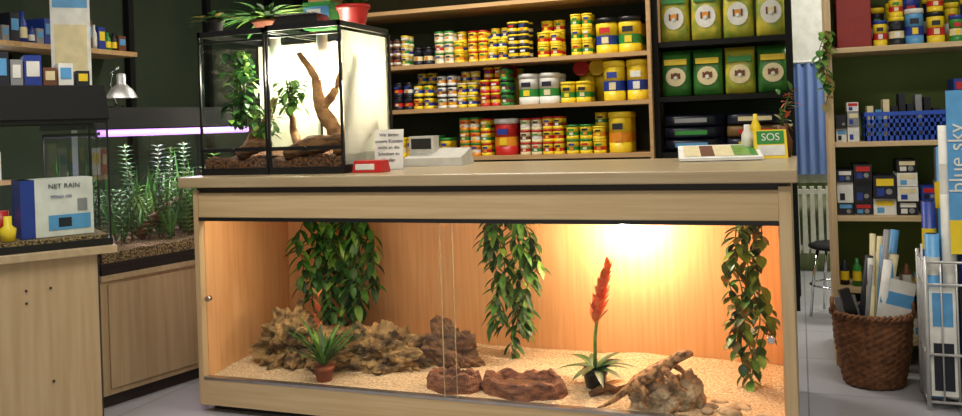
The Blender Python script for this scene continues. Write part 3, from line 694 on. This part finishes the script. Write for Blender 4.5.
# wire stand with background rolls
ws=empty('wire_display_stand'); b=MB(); wx0,wx1,wy0,wy1=0.405,0.80,3.40,3.60
whitew=mat('white_wire',(200,200,200),0.3,metal=0.3)
for z in (0.03,0.2,0.45,0.53):
    b.tube([(wx0,wy0,z),(wx1,wy0,z),(wx1,wy1,z),(wx0,wy1,z),(wx0,wy0,z)],.005,whitew,8)
for i in range(9): x=wx0+(wx1-wx0)*i/8; b.tube([(x,wy0,0.03),(x,wy0,.53)],.0032,whitew,6); b.tube([(x,wy0,.03),(x,wy1,.03)],.0032,whitew,6); b.tube([(x,wy1,.03),(x,wy1,.53)],.0032,whitew,6)
for i in range(1,5): y=wy0+(wy1-wy0)*i/5; b.tube([(wx0,y,.03),(wx0,y,.53)],.0032,whitew,6); b.tube([(wx1,y,.03),(wx1,y,.53)],.0032,whitew,6)
for x in (wx0,wx1):
    for y in (wy0,wy1): b.tube([(x,y,0),(x,y,.55)],.007,whitew,8)
b.obj('wire_frame',ws)
b=MB(); rm=[sky,white,blue,sky,white,ink]
for i in range(7):
    for j in range(3):
        x=wx0+.03+i*.055; y=wy0+.04+j*.06; h=R(.9,1.08) if i>1 else (R(.8,1.0) if (i==1) else R(.5,.75)); m=rm[(i+j*2)%6]; r=.024
        b.lathe((x,y,.04),[(r,0),(r,h)],m,16); b.lathe((x,y,.04+h),[(r*.8,0.0),(r*.8,.001)],ink,12)
        b.lathe((x,y,.04),[(r*1.02,h*.15),(r*1.02,h*.3)],white if m is not white else sky,16,None,True,False)
        b.lathe((x,y,.04),[(r*1.02,h*.75),(r*1.02,h*.86)],yellow if j else white,16,None,True,False)
b.obj('background_rolls',ws)
b=MB(); 
for i in range(4): b.box(wx0+.01+i*.1,wx0+.095+i*.1,wy0+.006,wy0+.012,.05,.44,[paper,ink,sky,paper][i]); b.box(wx0+.02+i*.1,wx0+.085+i*.1,wy0+.0045,wy0+.006,.3,.42,[sky,white,white,green][i]); b.box(wx0+.02+i*.1,wx0+.085+i*.1,wy0+.0045,wy0+.006,.07,.24,[ink,sky,blue,green][i])
b.box(wx0+.085,wx0+.17,wy0+.004,wy0+.010,.56,1.14,sky); b.box(wx0+.085,wx0+.17,wy0+.0035,wy0+.004,.56,.68,yellow)
b.obj('leaflets',ws)
text('blue sky',0.075,(wx0+.115,wy0+.002,0.90),white,ws,rot=(math.pi/2,-math.pi/2,0))

# ---------------------------------------------------------------- left: cabinet and empty tank
M1=Matrix.Translation((-2.135,2.22,0))@Matrix(((.573,-.82,0,0),(.82,.573,0,0),(0,0,1,0),(0,0,0,1)))
c1=empty('tank_cabinet'); b=MB(); b.box(-1.0,0.0,0,.5,.695,.72,topmat,M1); b.obj('top_slab',c1,bevel=.002)
b=MB(); b.box(-.98,-.055,.03,.49,.05,.695,beechD,M1); b.box(-.96,-.08,.06,.47,0,.05,edge_dark,M1); b.box(-.058,-.054,.028,.03,.05,.695,edge_dark,M1); b.obj('body',c1)
b=MB()
for x,z in ((-.27,.6),(-.27,.56),(-.20,.60),(-.20,.3)): b.cyl((0,0,0),.004,.003,edge_dark,8,M1@T(x,.029,z,0,math.pi/2))
b.obj('peg_holes',c1)
def tank(name,M,x0,x1,y0,y1,z0,z1,hood=None):
    e=empty(name); b=MB()
    for y in (y0,y1): b.quad((x0,y,z0),(x1,y,z0),(x1,y,z1),(x0,y,z1),glass2,M)
    for x in (x0,x1): b.quad((x,y0,z0),(x,y1,z0),(x,y1,z1),(x,y0,z1),glass2,M)
    b.obj('glass',e)
    b=MB(); b.box(x0-.004,x1+.004,y0-.004,y1+.004,z0-.003,z0+.02,black,M)
    for x in (x0,x1-.004):
        for y in (y0,y1-.004): b.box(x-.001,x+.005,y-.001,y+.005,z0,z1,black,M)
    for (a,bb,cc,dd) in ((x0,x1,y0-.002,y0+.01),(x0,x1,y1-.01,y1+.002),(x0,x0+.01,y0,y1),(x1-.01,x1,y0,y1)): b.box(a,bb,cc,dd,z1-.012,z1,black,M)
    b.obj('frame',e)
    if hood:
        b=MB(); b.taper(x0-.01,x1+.01,y0-.01,y1+.01,z1,z1+hood,.01,.03,blackm,M); b.obj('hood',e,bevel=.004)
    return e
t1=tank('glass_aquarium',M1,-.36,-.012,.03,.36,.723,1.14,.115)
b=MB(); b.box(-.35,-.02,.04,.35,.743,.755,gravel,M1); b.obj('bottom_layer',t1)
e=empty('filter_carton'); b=MB(); Mx=M1@T(-.16,.10,.757,.1); b.box(-.11,.11,0,.12,0,.19,white,Mx); b.box(-.112,-.07,-.002,.121,.0,.19,blue,Mx); b.box(-.03,.1,-.002,0,.02,.07,sky,Mx); b.box(.0,.04,-.003,-.002,.03,.06,ink,Mx); b.box(.06,.09,-.003,-.002,.08,.12,grayp,Mx); b.obj('carton',e)
text('NET RAIN',.022,(.02,-.003,.165),ink,e,M=Mx); text('POND 100',.014,(.01,-.003,.13),blue,e,M=Mx)
b=MB(); b.lathe((0,0,0),[(.02,0),(.025,.04),(.012,.05),(.012,.08)],yellow,14,M1@T(-.31,.08,.757)); b.lathe((0,0,0),[(.025,0),(.025,.09)],red,14,M1@T(-.32,.2,.757)); b.obj('food_jars')
b=MB(); zt=1.256
for i,(x,w_,h,m,l) in enumerate([(-.34,.05,.11,ink,sky),(-.285,.035,.085,grayp,white),(-.245,.05,.10,blue,white),(-.19,.04,.06,brownl,cream),(-.145,.045,.075,white,sky),(-.09,.04,.05,ink,yellow)]):
    b.box(x,x+w_,.1,.2,zt,zt+h,m,M1); b.box(x+.006,x+w_-.006,.098,.1,zt+h*.3,zt+h*.8,l,M1)
b.obj('product_boxes')
e=empty('poster_board'); b=MB(); Mp=T(-3.22,3.10,0,.75); b.box(-.085,.085,0,.02,1.28,2.05,paper,Mp); b.box(-.075,.075,-.002,0,1.70,1.9,sky,Mp); b.box(-.07,.07,-.002,0,1.36,1.62,cream,Mp); b.box(-.012,.012,.02,.04,0,1.9,grayp,Mp); b.box(-.1,.1,-.03,.1,0,.02,grayp,Mp); b.obj('board',e)

M2=Matrix.Translation((-2.60,2.615,0))@Matrix(((.2235,-.9747,0,0),(.9747,.2235,0,0),(0,0,1,0),(0,0,0,1)))
c2=empty('aquarium_cabinet'); b=MB(); b.box(0,.80,0,.42,.505,.53,topmat,M2); b.box(0,.80,.012,.42,.05,.505,beechD,M2); b.box(.03,.78,.004,.012,.075,.49,beechD,M2); b.box(.01,.79,.03,.40,0,.05,edge_dark,M2); b.obj('body',c2,bevel=.002)
t2=tank('planted_aquarium',M2,0.005,.795,.01,.40,.555,1.10,None)
b=MB(); b.box(0,.80,0,.42,.53,.555,black,M2); b.obj('base_tray',t2)
b=MB(); b.taper(-.005,.80,.0,.41,1.115,1.20,.01,.04,blackm,M2); b.obj('hood',t2)
b=MB(); b.cyl((0,0,0),.014,.76,tubeP,14,M2@T(.02,.02,1.095,0,0,math.pi/2)); b.obj('fluorescent_tube',t2)
area('tube_glow',(.40,.20,1.08),.7,.2,11,(.92,.72,1.0),t2,M2)
b=MB(); vs=[];fs=[];n=30
for j in range(9):
    for i in range(n+1):
        x=.012+.775*i/n; y=.017+.375*j/8; vs.append((x,y,.62+.02*j/8+.01*noise.noise(Vector((x*12,y*12,0)))))
for j in range(8):
    for i in range(n): a=j*(n+1)+i; fs.append((a,a+1,a+n+2,a+n+1))
o_=len(vs); vs+=[(.012+.775*i/n,.017,.557) for i in range(n+1)]
for i in range(n): fs.append((i,i+1,o_+i+1,o_+i))
o2=len(vs); vs+=[(.012,.017,.557),(.012,.392,.557),(.012,.392,.64)]
fs.append((0,o2,o2+1,o2+2))
b.add(vs,fs,gravel,False,M2); b.obj('gravel',t2)
b=MB()
for i in range(58):
    x=R(.05,.75); y=R(.06,.34); h=R(.14,.42); tp=random.choice([0,1,1]); m=random.choice([g1,g3,g1,g2]); base=M2@Vector((x,y,.63))
    if tp==0:
        for k in range(9): a=k*.7; b.leaf(base,(math.cos(a)*.3,math.sin(a)*.3,1),h*R(.7,1.0),.013,m,.15,6)
    else:
        top=base+Vector((R(-.03,.03),R(-.03,.03),h)); b.tube([base,top],.002,stemm,5)
        z=.02
        while z<h:
            for q in range(4): a=q*1.57+z*40; b.leaf(base.lerp(top,z/h),(math.cos(a),math.sin(a),.5),.038,.012,m,.2,3)
            z+=.018
b.obj('aquatic_plants',t2)
b=MB(); b.tube([M2@Vector((.3,.2,.64)),M2@Vector((.4,.15,.75)),M2@Vector((.55,.2,.80))],[.03,.02,.008],bark,9); b.blob(M2@Vector((.62,.2,.66)),(.07,.06,.06),slatem,3,.3,1.6,9); b.obj('bogwood',t2)

cl=empty('clamp_lamp'); b=MB(); lp=M2@Vector((.17,.12,1.20))
b.lathe(lp,[(.035,0),(.035,.008),(.01,.012)],black,18); b.tube([lp+Vector((0,0,.01)),lp+Vector((-.03,0,.08)),lp+Vector((-.02,0,.15)),lp+Vector((.02,0,.17))],.005,chrome,8)
b.lathe(lp+Vector((.03,0,.04)),[(.062,0),(.058,.012),(.045,.035),(.024,.055),(.018,.06),(.018,.10),(.008,.105)],brushed,24,None,True,False)
b.obj('reflector_and_arm',cl)

b=MB(); b.box(-3.65,-3.42,1.5,3.75,1.52,1.545,shelfwood); b.obj('display_shelf')
def leftgoods(name,y0,y1,x,z0,zmax,mats):
    b=MB(); y=y0
    while y<y1:
        w=R(.035,.065); h=R(.07,zmax-z0); m=random.choice(mats)
        if random.random()<.5:
            b.box(x-.12,x,y,y+w-.006,z0,z0+h,m); b.box(x,x+.002,y+.006,y+w-.012,z0+h*.4,z0+h*.8,random.choice([white,yellow,sky,cream]))
        else:
            r=w*.42; b.lathe((x-r,y+w/2,z0),[(r,0),(r,h*.65),(r*.5,h*.8),(r*.5,h)],m,12); b.lathe((x-r,y+w/2,z0),[(r*1.02,h*.15),(r*1.02,h*.5)],random.choice([white,yellow,cream]),12,None,True,False)
        y+=w
    return b.obj(name)
leftgoods('bottled_and_boxed_goods',1.6,3.7,-3.45,1.546,1.70,[brownl,ink,cream,green,blue,white,grayp])
b=MB(); b.box(-3.65,-3.35,1.5,2.9,0.88,0.9,shelfwood); b.obj('display_shelf')
leftgoods('bottled_and_boxed_goods',1.6,2.85,-3.42,0.901,1.08,[ink,cream,green,blue,red,white])
winE=mat('window_daylight',(200,215,235),.5,emit=(200,218,240),es=1.2)
e=empty('window_2'); b=MB(); b.box(-3.65,-3.64,2.5,3.1,1.2,1.48,winE); b.obj('pane',e); b=MB()
for a in ((2.48,2.5,1.18,1.50),(3.1,3.12,1.18,1.50),(2.48,3.12,1.18,1.2),(2.48,3.12,1.48,1.50),(2.79,2.81,1.2,1.48)): b.box(-3.65,-3.62,a[0],a[1],a[2],a[3],black)
b.obj('frame',e)
b=MB()
for y in (3.9,4.6,5.3): b.box(-3.65,-3.61,y,y+.04,0,2.6,blackm)
b.obj('trim_1')
b=MB()
for x in (-3.4,-3.08): b.box(x,x+.05,5.30,5.35,0,2.6,blackm)
b.obj('trim_2')

# ---------------------------------------------------------------- camera
th=math.radians(20.5); ro=math.radians(2.0)
right=Vector((math.cos(th),math.sin(th),0)); up=Vector((0,0,1)); back=Vector((math.sin(th),-math.cos(th),0))
r2=right*math.cos(ro)-up*math.sin(ro); u2=up*math.cos(ro)+right*math.sin(ro)
cd=bpy.data.cameras.new('camera'); cam=bpy.data.objects.new('camera',cd); coll.objects.link(cam)
Mc=Matrix((r2,u2,back)).transposed().to_4x4(); Mc.translation=Vector((0,0,1.076)); cam.matrix_world=Mc
cd.sensor_width=36; k,cx,cy=ZOOM
cd.lens=850/962*36*k; cd.shift_x=k*(cx-481)/962; cd.shift_y=k*(-83/962-(cy-208)/962); cd.clip_start=0.05
scene.camera=cam
